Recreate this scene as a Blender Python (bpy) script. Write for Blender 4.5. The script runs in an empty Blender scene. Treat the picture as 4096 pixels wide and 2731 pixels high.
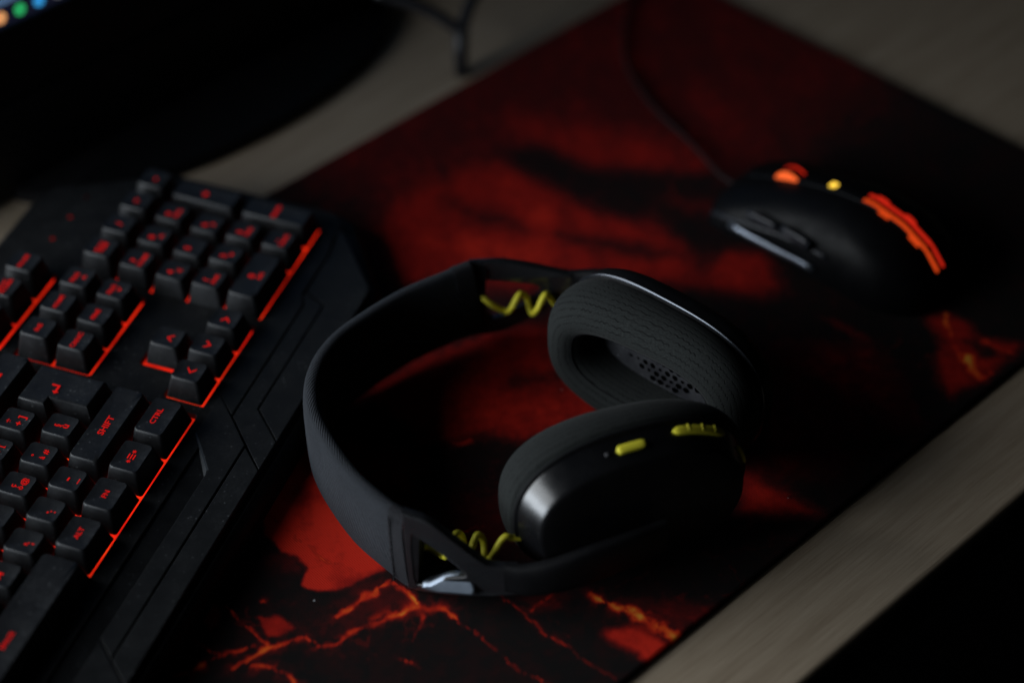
import bpy, bmesh, math, random
import numpy as np
from mathutils import Vector, Matrix

# ------------------------------------------------------------------ scene / camera / light
sc = bpy.context.scene
COL = sc.collection
random.seed(7)
R = math.radians

cam_d = bpy.data.cameras.new('camera')
cam = bpy.data.objects.new('camera', cam_d)
COL.objects.link(cam)
right = Vector((0.72105, -0.69248, -0.02356))
down = Vector((-0.47121, -0.46516, -0.74939))
fwd = Vector((0.50798, 0.55145, -0.66171))
m = Matrix((right, -down, -fwd)).transposed().to_4x4()
m.translation = Vector((-0.45682, -0.48268, 0.65659))
cam.matrix_world = m
cam_d.sensor_width = 36.0
cam_d.lens = 2066.0 / 1024.0 * 36.0
cam_d.clip_start = 0.02
cam_d.clip_end = 60.0
cam_d.dof.use_dof = True
cam_d.dof.focus_distance = 0.897
cam_d.dof.aperture_fstop = 2.7
cam_d.dof.aperture_blades = 0
sc.camera = cam

w = bpy.data.worlds.new('World')
sc.world = w
w.use_nodes = True
w.node_tree.nodes['Background'].inputs[0].default_value = (0.75, 0.85, 1.0, 1)
w.node_tree.nodes['Background'].inputs[1].default_value = 0.0016


def area_lamp(name, loc, target, sx, sy, energy, color):
    d = bpy.data.lights.new(name, 'AREA')
    d.shape = 'RECTANGLE'
    d.size = sx
    d.size_y = sy
    d.energy = energy
    d.color = color
    o = bpy.data.objects.new(name, d)
    COL.objects.link(o)
    o.location = loc
    o.rotation_euler = (Vector(target) - Vector(loc)).to_track_quat('-Z', 'Y').to_euler()
    return o


# daylight from the one window of the dark room, low and to the left of the desk
area_lamp('window_light', (-0.84, 0.62, 0.43), (-0.03, -0.05, 0.0), 1.05, 0.75, 15.0, (0.91, 0.96, 1.0))
area_lamp('side_window_light', (-1.02, 0.30, 0.21), (0.0, -0.02, 0.02), 0.55, 0.36, 4.6, (0.80, 0.90, 1.0))

sc.view_settings.view_transform = 'Standard'
sc.view_settings.look = 'None'
sc.view_settings.exposure = 0.0
sc.view_settings.gamma = 1.0
sc.cycles.use_denoising = True
sc.cycles.max_bounces = 6
sc.cycles.caustics_reflective = False
sc.cycles.caustics_refractive = False
sc.cycles.sample_clamp_indirect = 4.0

MM = 0.001
U = 0.01905


# ------------------------------------------------------------------ material helpers
def new_mat(name):
    mt = bpy.data.materials.new(name)
    mt.use_nodes = True
    nt = mt.node_tree
    nt.nodes.clear()
    out = nt.nodes.new('ShaderNodeOutputMaterial')
    b = nt.nodes.new('ShaderNodeBsdfPrincipled')
    nt.links.new(b.outputs[0], out.inputs[0])
    return mt, nt, b


def N(nt, kind, **kw):
    n = nt.nodes.new(kind)
    for k, v in kw.items():
        if k.startswith('_'):
            setattr(n, k[1:], v)
        else:
            n.inputs[k.replace('__', ' ')].default_value = v
    return n


def math_n(nt, op, a, b=None, clamp=False):
    n = nt.nodes.new('ShaderNodeMath')
    n.operation = op
    n.use_clamp = clamp
    for i, v in enumerate((a, b)):
        if v is None:
            continue
        if isinstance(v, (int, float)):
            n.inputs[i].default_value = v
        else:
            nt.links.new(v, n.inputs[i])
    return n.outputs[0]


def ramp(nt, fac, stops, interp='LINEAR'):
    r = nt.nodes.new('ShaderNodeValToRGB')
    r.color_ramp.interpolation = interp
    els = r.color_ramp.elements
    els.remove(els[1])
    stops = [(p, (*c, 1) if len(c) == 3 else c) for p, c in stops]
    els[0].position, els[0].color = stops[0]
    for p, c in stops[1:]:
        els.new(p).color = c
    nt.links.new(fac, r.inputs[0])
    return r.outputs[0]


def mixc(nt, fac, a, b):
    n = nt.nodes.new('ShaderNodeMix')
    n.data_type = 'RGBA'
    for v, i in ((fac, 0), (a, 6), (b, 7)):
        if isinstance(v, (int, float)):
            n.inputs[i].default_value = v
        elif isinstance(v, tuple):
            n.inputs[i].default_value = (*v, 1)
        else:
            nt.links.new(v, n.inputs[i])
    return n.outputs[2]


def objco(nt):
    return nt.nodes.new('ShaderNodeTexCoord').outputs['Object']


def noise(nt, co, scale, detail=3.0, rough=0.55):
    n = N(nt, 'ShaderNodeTexNoise', Scale=scale, Detail=detail, Roughness=rough)
    nt.links.new(co, n.inputs['Vector'])
    return n.outputs['Fac']


def bump(nt, b, h, strength, dist):
    n = N(nt, 'ShaderNodeBump', Strength=strength, Distance=dist)
    nt.links.new(h, n.inputs['Height'])
    nt.links.new(n.outputs[0], b.inputs['Normal'])


def plastic(name, base, rough, dust=0.0, grain=0.0, spec=0.5, dustcol=(0.16, 0.17, 0.18), metal=0.0):
    """black moulded plastic: a little grain, uneven gloss and settled dust"""
    mt, nt, b = new_mat(name)
    co = objco(nt)
    b.inputs['Specular IOR Level'].default_value = spec
    b.inputs['Metallic'].default_value = metal
    rn = noise(nt, co, 90.0, 4.0)
    nt.links.new(ramp(nt, rn, [(0.3, (rough * 0.8,) * 3), (0.7, (min(1, rough * 1.2),) * 3)]), b.inputs['Roughness'])
    if dust > 0:
        v = N(nt, 'ShaderNodeTexVoronoi', Scale=300.0, Randomness=1.0)
        nt.links.new(co, v.inputs['Vector'])
        spot = ramp(nt, v.outputs['Distance'], [(0.06, (1, 1, 1)), (0.17, (0, 0, 0))])
        patch = ramp(nt, noise(nt, co, 45.0, 5.0, 0.7), [(0.42, (0, 0, 0)), (0.72, (1, 1, 1))])
        film = ramp(nt, noise(nt, co, 700.0, 3.0, 0.7), [(0.35, (0, 0, 0)), (0.8, (1, 1, 1))])
        sp = math_n(nt, 'MULTIPLY', spot, math_n(nt, 'ADD', patch, 0.25))
        fl = math_n(nt, 'MULTIPLY', math_n(nt, 'MULTIPLY', film, patch), 0.30)
        f = math_n(nt, 'MULTIPLY', math_n(nt, 'ADD', sp, fl), dust, True)
        nt.links.new(mixc(nt, f, base, dustcol), b.inputs['Base Color'])
    else:
        b.inputs['Base Color'].default_value = (*base, 1)
    if grain > 0:
        bump(nt, b, noise(nt, co, 2600.0, 2.0), grain, 0.00012)
    return mt


def emit(name, col, strength, sample=True):
    mt = bpy.data.materials.new(name)
    mt.use_nodes = True
    nt = mt.node_tree
    nt.nodes.clear()
    out = nt.nodes.new('ShaderNodeOutputMaterial')
    e = N(nt, 'ShaderNodeEmission', Color=(*col, 1), Strength=strength)
    nt.links.new(e.outputs[0], out.inputs[0])
    if not sample:
        mt.cycles.emission_sampling = 'NONE'
    return mt


def fabric(name, base, scale, strength, sheen=0.3, fleck=0.5, tint=(0.5, 0.6, 0.75)):
    """fine knit: crossed threads as bump and slight tone changes"""
    mt, nt, b = new_mat(name)
    uv = nt.nodes.new('ShaderNodeUVMap').outputs[0]
    b.inputs['Roughness'].default_value = 0.95
    b.inputs['Specular IOR Level'].default_value = 0.12
    b.inputs['Sheen Weight'].default_value = sheen
    b.inputs['Sheen Roughness'].default_value = 0.45
    b.inputs['Sheen Tint'].default_value = (*tint, 1)
    wv = N(nt, 'ShaderNodeTexWave', Scale=scale, Distortion=1.5, Detail=1.0)
    wv.inputs['Detail Scale'].default_value = 2.0
    wv.bands_direction = 'DIAGONAL'
    nt.links.new(uv, wv.inputs['Vector'])
    ns = noise(nt, uv, scale * 3.2, 3.0, 0.8)
    big = noise(nt, uv, 60.0, 3.0)
    h = math_n(nt, 'ADD', math_n(nt, 'MULTIPLY', wv.outputs['Fac'], 0.6), ns)
    bump(nt, b, h, strength, 0.0004)
    t = math_n(nt, 'ADD', math_n(nt, 'MULTIPLY', ns, fleck), math_n(nt, 'MULTIPLY', big, 0.5))
    nt.links.new(ramp(nt, t, [(0.2, tuple(c * 0.35 for c in base)), (0.85, tuple(c * 1.75 for c in base))]), b.inputs['Base Color'])
    return mt


# ------------------------------------------------------------------ mesh helpers
def link(name, me, mat=None, parent=None, smooth=False):
    o = bpy.data.objects.new(name, me)
    COL.objects.link(o)
    if mat is not None and len(me.materials) == 0:
        me.materials.append(mat)
    if parent is not None:
        o.parent = parent
    if smooth:
        me.polygons.foreach_set('use_smooth', [True] * len(me.polygons))
    return o


def mesh(name, v, f):
    me = bpy.data.meshes.new(name)
    me.from_pydata([tuple(p) for p in v], [], f)
    me.update()
    return me


def fix_normals(me):
    bm = bmesh.new()
    bm.from_mesh(me)
    bmesh.ops.recalc_face_normals(bm, faces=bm.faces)
    bm.to_mesh(me)
    bm.free()
    return me


def bevel_me(me, wd, seg=2, angle=30):
    bm = bmesh.new()
    bm.from_mesh(me)
    es = [e for e in bm.edges if len(e.link_faces) == 2 and e.calc_face_angle(0) > R(angle)]
    if es:
        bmesh.ops.bevel(bm, geom=es, offset=wd, segments=seg, profile=0.5, affect='EDGES', clamp_overlap=True)
    bm.to_mesh(me)
    bm.free()
    return me


def shade_auto(me, ang=35):
    me.polygons.foreach_set('use_smooth', [True] * len(me.polygons))
    bm = bmesh.new()
    bm.from_mesh(me)
    for e in bm.edges:
        if len(e.link_faces) == 2 and e.calc_face_angle(0) > R(ang):
            e.smooth = False
    bm.to_mesh(me)
    bm.free()


def box_me(name, x0, x1, y0, y1, z0, z1, bev=0.0, seg=2):
    v = [(x0, y0, z0), (x1, y0, z0), (x1, y1, z0), (x0, y1, z0), (x0, y0, z1), (x1, y0, z1), (x1, y1, z1), (x0, y1, z1)]
    f = [(3, 2, 1, 0), (4, 5, 6, 7), (0, 1, 5, 4), (1, 2, 6, 5), (2, 3, 7, 6), (3, 0, 4, 7)]
    me = mesh(name, v, f)
    if bev:
        bevel_me(me, bev, seg)
        shade_auto(me)
    return me


def loft(name, rings, closed=True, cap0=True, cap1=True, uv=None):
    """rings: lists of equal length; closed around"""
    n = len(rings[0])
    v = [p for r in rings for p in r]
    f = []
    for i in range(len(rings) - 1):
        for j in range(n if closed else n - 1):
            k = (j + 1) % n
            f.append((i * n + j, i * n + k, (i + 1) * n + k, (i + 1) * n + j))
    if cap0:
        f.append(tuple(reversed(range(n))))
    if cap1:
        f.append(tuple((len(rings) - 1) * n + j for j in range(n)))
    return mesh(name, v, f)


def set_uv(me, fn):
    """fn(vertex_index) -> (u, v)"""
    l = me.uv_layers.new(name='UVMap')
    for lp in me.loops:
        l.data[lp.index].uv = fn(lp.vertex_index)


def catmull(pts, per=8):
    pts = [Vector(p) for p in pts]
    out = []
    for i in range(len(pts) - 1):
        p0 = pts[i - 1] if i else pts[0] * 2 - pts[1]
        p1, p2 = pts[i], pts[i + 1]
        p3 = pts[i + 2] if i + 2 < len(pts) else pts[-1] * 2 - pts[-2]
        for k in range(per):
            t = k / per
            out.append(0.5 * ((2 * p1) + (p2 - p0) * t + (2 * p0 - 5 * p1 + 4 * p2 - p3) * t * t + (3 * p1 - p0 - 3 * p2 + p3) * t ** 3))
    out.append(pts[-1])
    return out


def sweep(name, path, th, ht, n=16, ex=3.0, up=(0, 0, 1), roll=None):
    """strip swept along a path: half thickness th (sideways) and half height ht (up), superellipse section"""
    rings = []
    m_ = len(path)
    for i, p in enumerate(path):
        t = (path[min(i + 1, m_ - 1)] - path[max(i - 1, 0)]).normalized()
        upv = Vector(up(i) if callable(up) else up)
        side = t.cross(upv).normalized()
        u2 = side.cross(t).normalized()
        a = th[i] if hasattr(th, '__len__') else th
        b = ht[i] if hasattr(ht, '__len__') else ht
        ring = []
        for k in range(n):
            ph = 2 * math.pi * k / n
            c, s = math.cos(ph), math.sin(ph)
            ring.append(p + side * (a * math.copysign(abs(c) ** (2 / ex), c)) + u2 * (b * math.copysign(abs(s) ** (2 / ex), s)))
        rings.append(ring)
    me = loft(name, rings)
    fix_normals(me)
    # uv in metres: along path, around
    acc = [0.0]
    for i in range(1, m_):
        acc.append(acc[-1] + (path[i] - path[i - 1]).length)
    per = 2 * ((th[0] if hasattr(th, '__len__') else th) + (ht[0] if hasattr(ht, '__len__') else ht)) * 2 / n
    set_uv(me, lambda vi: (acc[vi // n], (vi % n) * per))
    return me


def tube(name, path, r, n=10):
    return sweep(name, path, r, r, n=n, ex=2.0, up=(0.13, 0.21, 0.97))


def plate_me(name, outer, holes, z0, z1, bev=0.0, zfun=None):
    """flat plate with holes from 2D outlines, extruded (curve fill), optional height function for the top"""
    cu = bpy.data.curves.new(name, 'CURVE')
    cu.dimensions = '2D'
    cu.fill_mode = 'BOTH'
    for ring in [outer] + holes:
        sp = cu.splines.new('POLY')
        sp.points.add(len(ring) - 1)
        for p, q in zip(sp.points, ring):
            p.co = (q[0], q[1], 0, 1)
        sp.use_cyclic_u = True
    h = (z1 - z0) / 2
    cu.extrude = h - bev
    cu.bevel_depth = bev
    cu.bevel_resolution = 1
    if bev:
        cu.offset = -bev
    o = bpy.data.objects.new(name, cu)
    COL.objects.link(o)
    dg = bpy.context.evaluated_depsgraph_get()
    me = bpy.data.meshes.new_from_object(o.evaluated_get(dg))
    bpy.data.objects.remove(o)
    bpy.data.curves.remove(cu)
    me.materials.clear()
    for v in me.vertices:
        v.co.z += (z0 + z1) / 2
    me.name = name
    return me


def rrect(x0, x1, y0, y1, r, seg=4):
    out = []
    for cx, cy, a0 in ((x1 - r, y1 - r, 0), (x0 + r, y1 - r, 90), (x0 + r, y0 + r, 180), (x1 - r, y0 + r, 270)):
        for k in range(seg + 1):
            a = R(a0 + 90 * k / seg)
            out.append((cx + r * math.cos(a), cy + r * math.sin(a)))
    return out


def text_me(name, body, size, sx=1.0):
    cu = bpy.data.curves.new(name, 'FONT')
    cu.body = body
    cu.size = size
    cu.align_x = 'CENTER'
    cu.align_y = 'CENTER'
    cu.space_line = 0.85
    cu.offset = size * 0.018
    cu.resolution_u = 2
    o = bpy.data.objects.new(name, cu)
    COL.objects.link(o)
    dg = bpy.context.evaluated_depsgraph_get()
    me = bpy.data.meshes.new_from_object(o.evaluated_get(dg))
    bpy.data.objects.remove(o)
    bpy.data.curves.remove(cu)
    me.materials.clear()
    for v in me.vertices:
        v.co.x *= sx
    return me


def thing(name, label, cat, loc=(0, 0, 0), rot=(0, 0, 0), group=None):
    o = bpy.data.objects.new(name, None)
    o.empty_display_size = 0.02
    COL.objects.link(o)
    o.location = loc
    o.rotation_euler = rot
    tag(o, label, cat, group)
    return o


def tag(o, label=None, cat=None, group=None, kind=None):
    for k, v in (('label', label), ('category', cat), ('group', group), ('kind', kind)):
        if v:
            o[k] = v
    return o

# ------------------------------------------------------------------ floor and desk
fl_m = plastic('dark_floor', (0.012, 0.012, 0.013), 0.7)
fl = link('floor', box_me('floor', -2.2, 2.2, -2.2, 2.2, -0.78, -0.76), fl_m)
tag(fl, kind='structure')


def wood_mat():
    mt, nt, b = new_mat('grey_beige_wood')
    co = objco(nt)
    mp = nt.nodes.new('ShaderNodeMapping')
    mp.inputs['Scale'].default_value = (3.0, 42.0, 42.0)
    nt.links.new(co, mp.inputs[0])
    g1 = noise(nt, mp.outputs[0], 3.2, 6.0, 0.65)
    mp2 = nt.nodes.new('ShaderNodeMapping')
    mp2.inputs['Scale'].default_value = (14.0, 330.0, 330.0)
    nt.links.new(co, mp2.inputs[0])
    g2 = noise(nt, mp2.outputs[0], 3.0, 3.0, 0.6)
    t = math_n(nt, 'ADD', math_n(nt, 'MULTIPLY', g1, 0.65), math_n(nt, 'MULTIPLY', g2, 0.35))
    c = ramp(nt, t, [(0.30, (0.235, 0.178, 0.120)), (0.5, (0.345, 0.275, 0.198)), (0.70, (0.43, 0.352, 0.262))])
    nt.links.new(c, b.inputs['Base Color'])
    b.inputs['Roughness'].default_value = 0.55
    b.inputs['Specular IOR Level'].default_value = 0.3
    bump(nt, b, g2, 0.35, 0.0003)
    return mt


DZ = -0.003
desk_root = thing('desk', 'pale grey-beige wood-grain desk under the red and black mat', 'desk', (0, 0, DZ))
link('desk_top', box_me('desk_top', -1.3, 1.1, -0.1675, 0.85, -0.028, 0.0, 0.0035, 4), wood_mat(), desk_root)
edge_m = plastic('edge_painted_shade', (0.05, 0.047, 0.043), 0.5)  # shade of the front face, turned from the light, put into a dark colour
link('shaded_edge_strip', box_me('shaded_edge_strip', -1.3, 1.1, -0.1685, -0.1677, -0.0276, -0.0040, 0.0003, 1), edge_m, desk_root)

# ------------------------------------------------------------------ printed desk mat
ART_POLYS = [([[79.7,187.1],[119.7,183.1],[140.7,172.4],[148.6,148.2],[146.1,121.9],[157.6,87.2],[160.0,59.8],[158.0,44.9],[139.0,33.3],[103.5,64.7],
    [81.4,87.1],[59.2,109.6],[34.0,135.2],[52.5,174.3]],0.7,11.9),([[71.6,154.9],[96.8,134.1],[108.5,107.3],[98.9,92.9],[70.5,121.8],[66.5,142.8]],0.88,
    13.6),([[119.7,136.0],[133.3,124.7],[123.0,117.4],[114.2,123.9]],0.88,8.5),([[99.6,169.4],[115.4,137.8],[112.6,119.2],[96.0,141.2]],0.35,10.2),
    ([[120.7,107.3],[143.7,74.0],[155.0,47.9],[136.3,66.9],[124.7,88.5]],0.22,8.5),([[171.8,193.3],[201.1,160.4],[223.2,118.1],[217.5,88.4],[202.8,90.2],
    [173.5,133.4],[169.5,156.5]],0.62,15.3),([[226.0,178.2],[243.9,145.1],[237.5,134.4],[219.2,161.8]],0.4,13.6),([[244.4,101.9],[254.4,80.5],[242.2,
    68.5],[230.2,86.2]],0.4,13.6),([[171.0,43.7],[183.6,23.6],[168.1,-1.0],[154.1,-0.6],[141.2,31.0]],0.75,10.2),([[182.5,92.5],[195.0,77.1],[188.1,56.1],
    [175.3,66.6]],0.35,8.5),([[155.7,141.0],[163.3,135.9],[155.1,130.9],[151.2,134.9]],0.35,6.8),([[148.0,178.5],[167.2,167.1],[170.9,138.7],[213.5,81.8],
    [200.2,64.0],[184.8,90.2],[157.6,87.2],[149.9,110.2],[148.6,132.3],[145.7,156.5]],0.1,8.5),([[172.3,95.1],[185.2,56.5],[177.0,37.6],[164.4,40.7],
    [166.4,65.7]],0.09,8.5),([[-41.1,86.0],[-30.7,87.3],[9.1,89.2],[46.6,76.2],[69.9,62.2],[68.5,26.0],[38.7,-3.1],[12.0,9.5],[1.7,12.8],[-2.0,25.0],
    [-12.0,29.5],[-20.5,32.4],[-31.7,43.7],[-25.4,48.7],[-28.6,61.9],[-28.8,76.5]],0.66,6.8),([[7.0,55.1],[33.4,31.3],[37.4,5.4],[14.8,12.3],[-3.4,33.6]],
    0.84,13.6),([[-54.0,76.1],[-39.2,49.9],[-35.4,33.5],[-45.8,29.0],[-55.8,22.9],[-68.9,42.8],[-63.6,64.7]],0.48,6.8),([[-60.8,21.4],[-38.7,5.8],[-25.4,
    -14.3],[-41.9,-36.2],[-63.4,-20.9],[-68.3,2.9]],0.4,23.8),([[29.2,47.5],[43.6,31.5],[38.6,30.6],[26.3,44.5]],0.26,11.9),([[-106.4,65.6],[-117.1,49.0],
    [-116.4,37.7],[-116.0,24.1],[-116.5,20.7],[-124.1,14.2],[-123.1,8.1],[-113.8,1.3],[-106.1,-0.1],[-93.2,-3.9],[-86.9,-5.0],[-70.5,19.9],[-60.2,58.9],
    [-63.0,83.8],[-76.9,83.0],[-93.8,71.2]],1.0,1.4),([[-95.4,71.4],[-83.3,59.2],[-85.9,45.1],[-94.7,56.6]],0.7,9.2),([[-161.6,35.2],[-156.6,34.0],
    [-157.4,28.6],[-162.7,22.7],[-167.8,21.7],[-165.8,30.8]],0.75,1.4),([[-148.4,15.8],[-140.5,8.0],[-139.8,3.5],[-140.6,-0.6],[-144.7,-1.4],[-150.4,3.1],
    [-149.5,9.5]],0.85,1.1),([[-124.9,43.6],[-118.5,38.4],[-116.0,30.6],[-117.0,21.2],[-121.1,20.1],[-124.5,28.8],[-126.5,37.2]],0.28,3.4),([[-109.1,1.6],
    [-94.3,-4.1],[-91.5,-18.4],[-98.2,-31.9],[-110.0,-25.1],[-122.8,-19.6],[-127.9,-19.4],[-125.1,-10.0],[-123.5,-2.9],[-114.7,-2.9]],0.3,6.9),([[-146.2,
    -1.1],[-132.5,-0.1],[-126.5,-8.5],[-134.5,-12.9]],0.22,6.9),([[-52.6,-92.3],[-43.0,-96.8],[-38.2,-103.1],[-37.1,-112.9],[-37.3,-118.5],[-51.3,-118.8],
    [-50.8,-110.8],[-53.5,-98.7]],1.0,3.4),([[-35.2,-83.8],[-23.4,-100.1],[-8.0,-118.5],[-21.4,-119.9],[-29.8,-111.5]],0.5,10.3),([[-62.5,-51.2],[-44.9,
    -65.0],[-53.1,-70.4],[-65.2,-62.7]],0.35,5.8),([[59.0,-70.0],[61.3,-78.0],[60.6,-95.9],[61.8,-111.8],[38.3,-88.2]],0.9,8.0),([[120.4,-18.4],[159.9,
    -58.5],[158.7,-78.5],[142.6,-103.4],[90.9,-102.1],[73.6,-92.2],[57.0,-75.5]],0.5,16.1),([[200.5,-64.6],[209.8,-68.9],[212.2,-81.4],[206.3,-91.4],
    [217.1,-110.1],[201.4,-111.6],[186.4,-111.7],[172.7,-110.9],[161.3,-108.6],[172.4,-91.9],[187.5,-83.1]],0.75,5.8),([[200.3,-89.2],[206.2,-97.1],
    [202.6,-108.0],[194.1,-100.5]],0.15,4.6),([[156.4,-92.6],[161.9,-97.2],[161.8,-108.2],[151.5,-113.3],[142.3,-114.9],[142.7,-108.1]],0.05,3.4),
    ([[165.5,-31.0],[168.1,-40.7],[167.5,-55.9],[163.7,-50.2]],0.6,4.6),([[149.9,-44.0],[157.3,-55.4],[161.0,-64.0],[152.1,-66.6],[141.5,-51.0]],0.5,9.2)]
ART_CRACKS = [([[-197.9,16.5],[-191.1,13.8],[-173.3,10.2],[-158.6,3.4]],1.24,1.24,0.8),([[-155.3,30.2],[-155.5,18.0],[-153.8,5.3],[-153.8,-2.1]],0.96,
    0.96,0.7),([[-172.3,0.9],[-159.2,-1.5],[-147.5,-4.7],[-142.1,-7.6],[-140.7,-16.3],[-133.5,-19.9],[-123.4,-20.3],[-110.0,-25.1],[-97.4,-29.0]],1.63,
    1.63,0.85),([[-142.0,-15.7],[-137.4,-18.4],[-133.0,-20.4]],3.11,3.11,0.75),([[-114.7,-20.4],[-109.2,-22.2],[-106.0,-26.6]],2.22,2.22,0.55),([[-124.3,
    -7.0],[-113.1,-8.3],[-105.4,-9.7],[-93.8,-9.8]],1.24,1.24,0.95),([[-108.4,-7.9],[-104.2,-10.3]],1.91,1.91,0.8),([[-94.4,-13.0],[-95.5,-20.8],[-96.1,
    -26.5]],1.24,1.24,1.1),([[-99.9,-27.8],[-96.0,-30.4],[-89.2,-35.9]],3.11,3.11,0.7),([[-89.2,-35.9],[-89.9,-42.7],[-90.4,-52.0],[-90.0,-67.0],[-89.4,
    -85.4],[-87.8,-106.6]],1.34,0.38,0.7),([[-98.2,-31.9],[-105.6,-38.1],[-112.7,-43.1]],1.91,0.38,0.6),([[-120.9,-44.5],[-118.8,-49.0],[-117.4,-53.3]],
    1.15,0.48,0.75),([[-166.2,-4.0],[-159.2,-10.9],[-160.1,-17.1],[-161.0,-24.4]],1.44,1.44,0.7),([[-175.6,23.4],[-174.9,16.7],[-172.8,10.9]],0.96,0.96,
    0.6),([[-140.7,20.0],[-140.5,19.2]],1.34,1.34,0.7),([[-106.7,63.1],[-106.8,44.1],[-107.7,34.2],[-107.9,19.9],[-105.8,14.5]],0.48,0.48,0.62),([[-108.4,
    20.4],[-107.8,18.5]],1.15,1.15,0.7),([[-67.9,-48.0],[-68.7,-65.2],[-68.4,-85.2],[-67.7,-98.9],[-66.5,-113.4]],0.52,1.26,0.5),([[-64.9,-62.3],[-55.3,
    -62.9],[-47.2,-62.7]],0.8,0.8,0.55),([[-89.4,-59.2],[-89.8,-71.1],[-89.8,-84.6]],0.8,0.8,0.5),([[-39.7,-74.0],[-37.0,-91.0],[-34.6,-105.2],[-32.1,
    -116.4]],1.72,4.89,0.95),([[-51.1,-113.3],[-50.8,-115.1]],1.72,1.72,0.9),([[208.5,-71.7],[197.4,-82.3]],1.78,1.78,0.95),([[185.4,-85.8],[180.9,
    -90.9]],1.78,1.78,0.7),([[190.4,-96.6],[185.7,-103.4],[183.9,-109.2],[189.3,-111.8]],2.67,2.67,1.0),([[205.1,-95.1],[206.6,-103.4],[208.5,-109.2]],
    2.22,2.22,0.9),([[193.0,-85.7],[186.3,-96.4]],1.72,1.72,0.6),([[-53.7,-10.4],[-46.6,-12.5],[-39.1,-16.1]],1.09,1.09,0.6),([[-18.9,32.2],[-13.0,28.4]],
    1.64,1.64,0.5)]


def mat_art():
    xs = np.concatenate([np.linspace(-560, -210, 36)[:-1], np.arange(-210, 347.01, 1.0)])
    ys = np.arange(-117, 241.01, 1.0)
    X, Y = np.meshgrid(xs, ys)
    rng = np.random.default_rng(3)

    def vnoise(x, y, s, seed):
        g = np.random.default_rng(seed).random((256, 256))
        a, b_ = x / s + 500.3, y / s + 500.7
        i, j = np.floor(a).astype(int), np.floor(b_).astype(int)
        fx, fy = a - i, b_ - j
        fx, fy = fx * fx * (3 - 2 * fx), fy * fy * (3 - 2 * fy)
        q = lambda ii, jj: g[ii % 256, jj % 256]
        return (q(i, j) * (1 - fx) + q(i + 1, j) * fx) * (1 - fy) + (q(i, j + 1) * (1 - fx) + q(i + 1, j + 1) * fx) * fy

    def fbm(x, y, s, seed, o=4):
        t = 0
        a = 0.5
        for k in range(o):
            t = t + a * (vnoise(x, y, s / 2 ** k, seed + k) - 0.5)
            a *= 0.55
        return t

    # ragged outlines: warp the drawing
    Xw = X + 5 * fbm(X, Y, 14, 11) + 3.0 * fbm(X, Y, 4, 31)
    Yw = Y + 5 * fbm(X, Y, 14, 21) + 3.0 * fbm(X, Y, 4, 41)
    # ground: black rock with dim embers; the far half of the print is dark red
    base = 0.06 + 0.34 * np.clip((Y - 40) / 60, 0, 1) * np.clip((X - 30) / 60, 0, 1)
    lev = base + 0.10 * np.clip(fbm(X, Y, 30, 51) * 2, -0.4, 1)

    def sdf(poly):
        d = np.full(X.shape, 1e9)
        ins = np.zeros(X.shape, bool)
        n = len(poly)
        for i in range(n):
            ax, ay = poly[i]
            bx, by = poly[(i + 1) % n]
            ex, ey = bx - ax, by - ay
            t = np.clip(((Xw - ax) * ex + (Yw - ay) * ey) / (ex * ex + ey * ey + 1e-9), 0, 1)
            d = np.minimum(d, np.hypot(Xw - ax - t * ex, Yw - ay - t * ey))
            cond = ((ay > Yw) != (by > Yw)) & (Xw < (bx - ax) * (Yw - ay) / (by - ay + 1e-12) + ax)
            ins ^= cond
        return np.where(ins, -d, d)

    for poly, lv, soft in ART_POLYS:
        s = sdf(poly)
        k = np.clip(0.5 - s / (2 * soft), 0, 1)
        k = k * k * (3 - 2 * k)
        lev = lev * (1 - k) + lv * k
    # tone streaks inside the red, running up and right like strokes
    A = (X * 0.55 + Y * 0.83)
    B = (X * 0.83 - Y * 0.55)
    lev = lev * (1 + 0.5 * fbm(A / 5, B, 9, 61)) + 0.10 * fbm(X, Y, 6, 71)
    heat = np.zeros(X.shape)
    for pts, w0, w1, h in ART_CRACKS:
        best = np.full(X.shape, 1e9)
        wid = np.full(X.shape, w0)
        L = len(pts) - 1
        for i in range(L):
            ax, ay = pts[i]
            bx, by = pts[i + 1]
            ex, ey = bx - ax, by - ay
            t = np.clip(((Xw - ax) * ex + (Yw - ay) * ey) / (ex * ex + ey * ey + 1e-9), 0, 1)
            d = np.hypot(Xw - ax - t * ex, Yw - ay - t * ey)
            ww = w0 + (w1 - w0) * (i + t) / L
            sel = d / ww < best
            best = np.where(sel, d / ww, best)
        rag = np.clip(0.95 + 2.4 * fbm(X, Y, 4, 81) + 1.6 * fbm(X, Y, 17, 87), 0.25, 2.2)
        vary = np.clip(0.80 + 1.6 * fbm(X, Y, 9, 85), 0.25, 1.1)
        heat = np.maximum(heat, h * vary * np.exp(-(best * 1.15 / rag) ** 2))
        lev = np.maximum(lev, 0.46 * h * vary * np.exp(-(best / (2.8 * rag)) ** 2))
    # hair-thin random embers in the rock
    ridge = 1 - np.abs(fbm(X, Y, 26, 91, 5)) * 22
    heat = np.maximum(heat, np.clip(ridge, 0, 1) * 0.22 * np.clip(vnoise(X, Y, 40, 99) * 2 - 1, 0, 1))
    return xs, ys, np.clip(lev, 0, 1.2), np.clip(heat, 0, 1.2)


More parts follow.
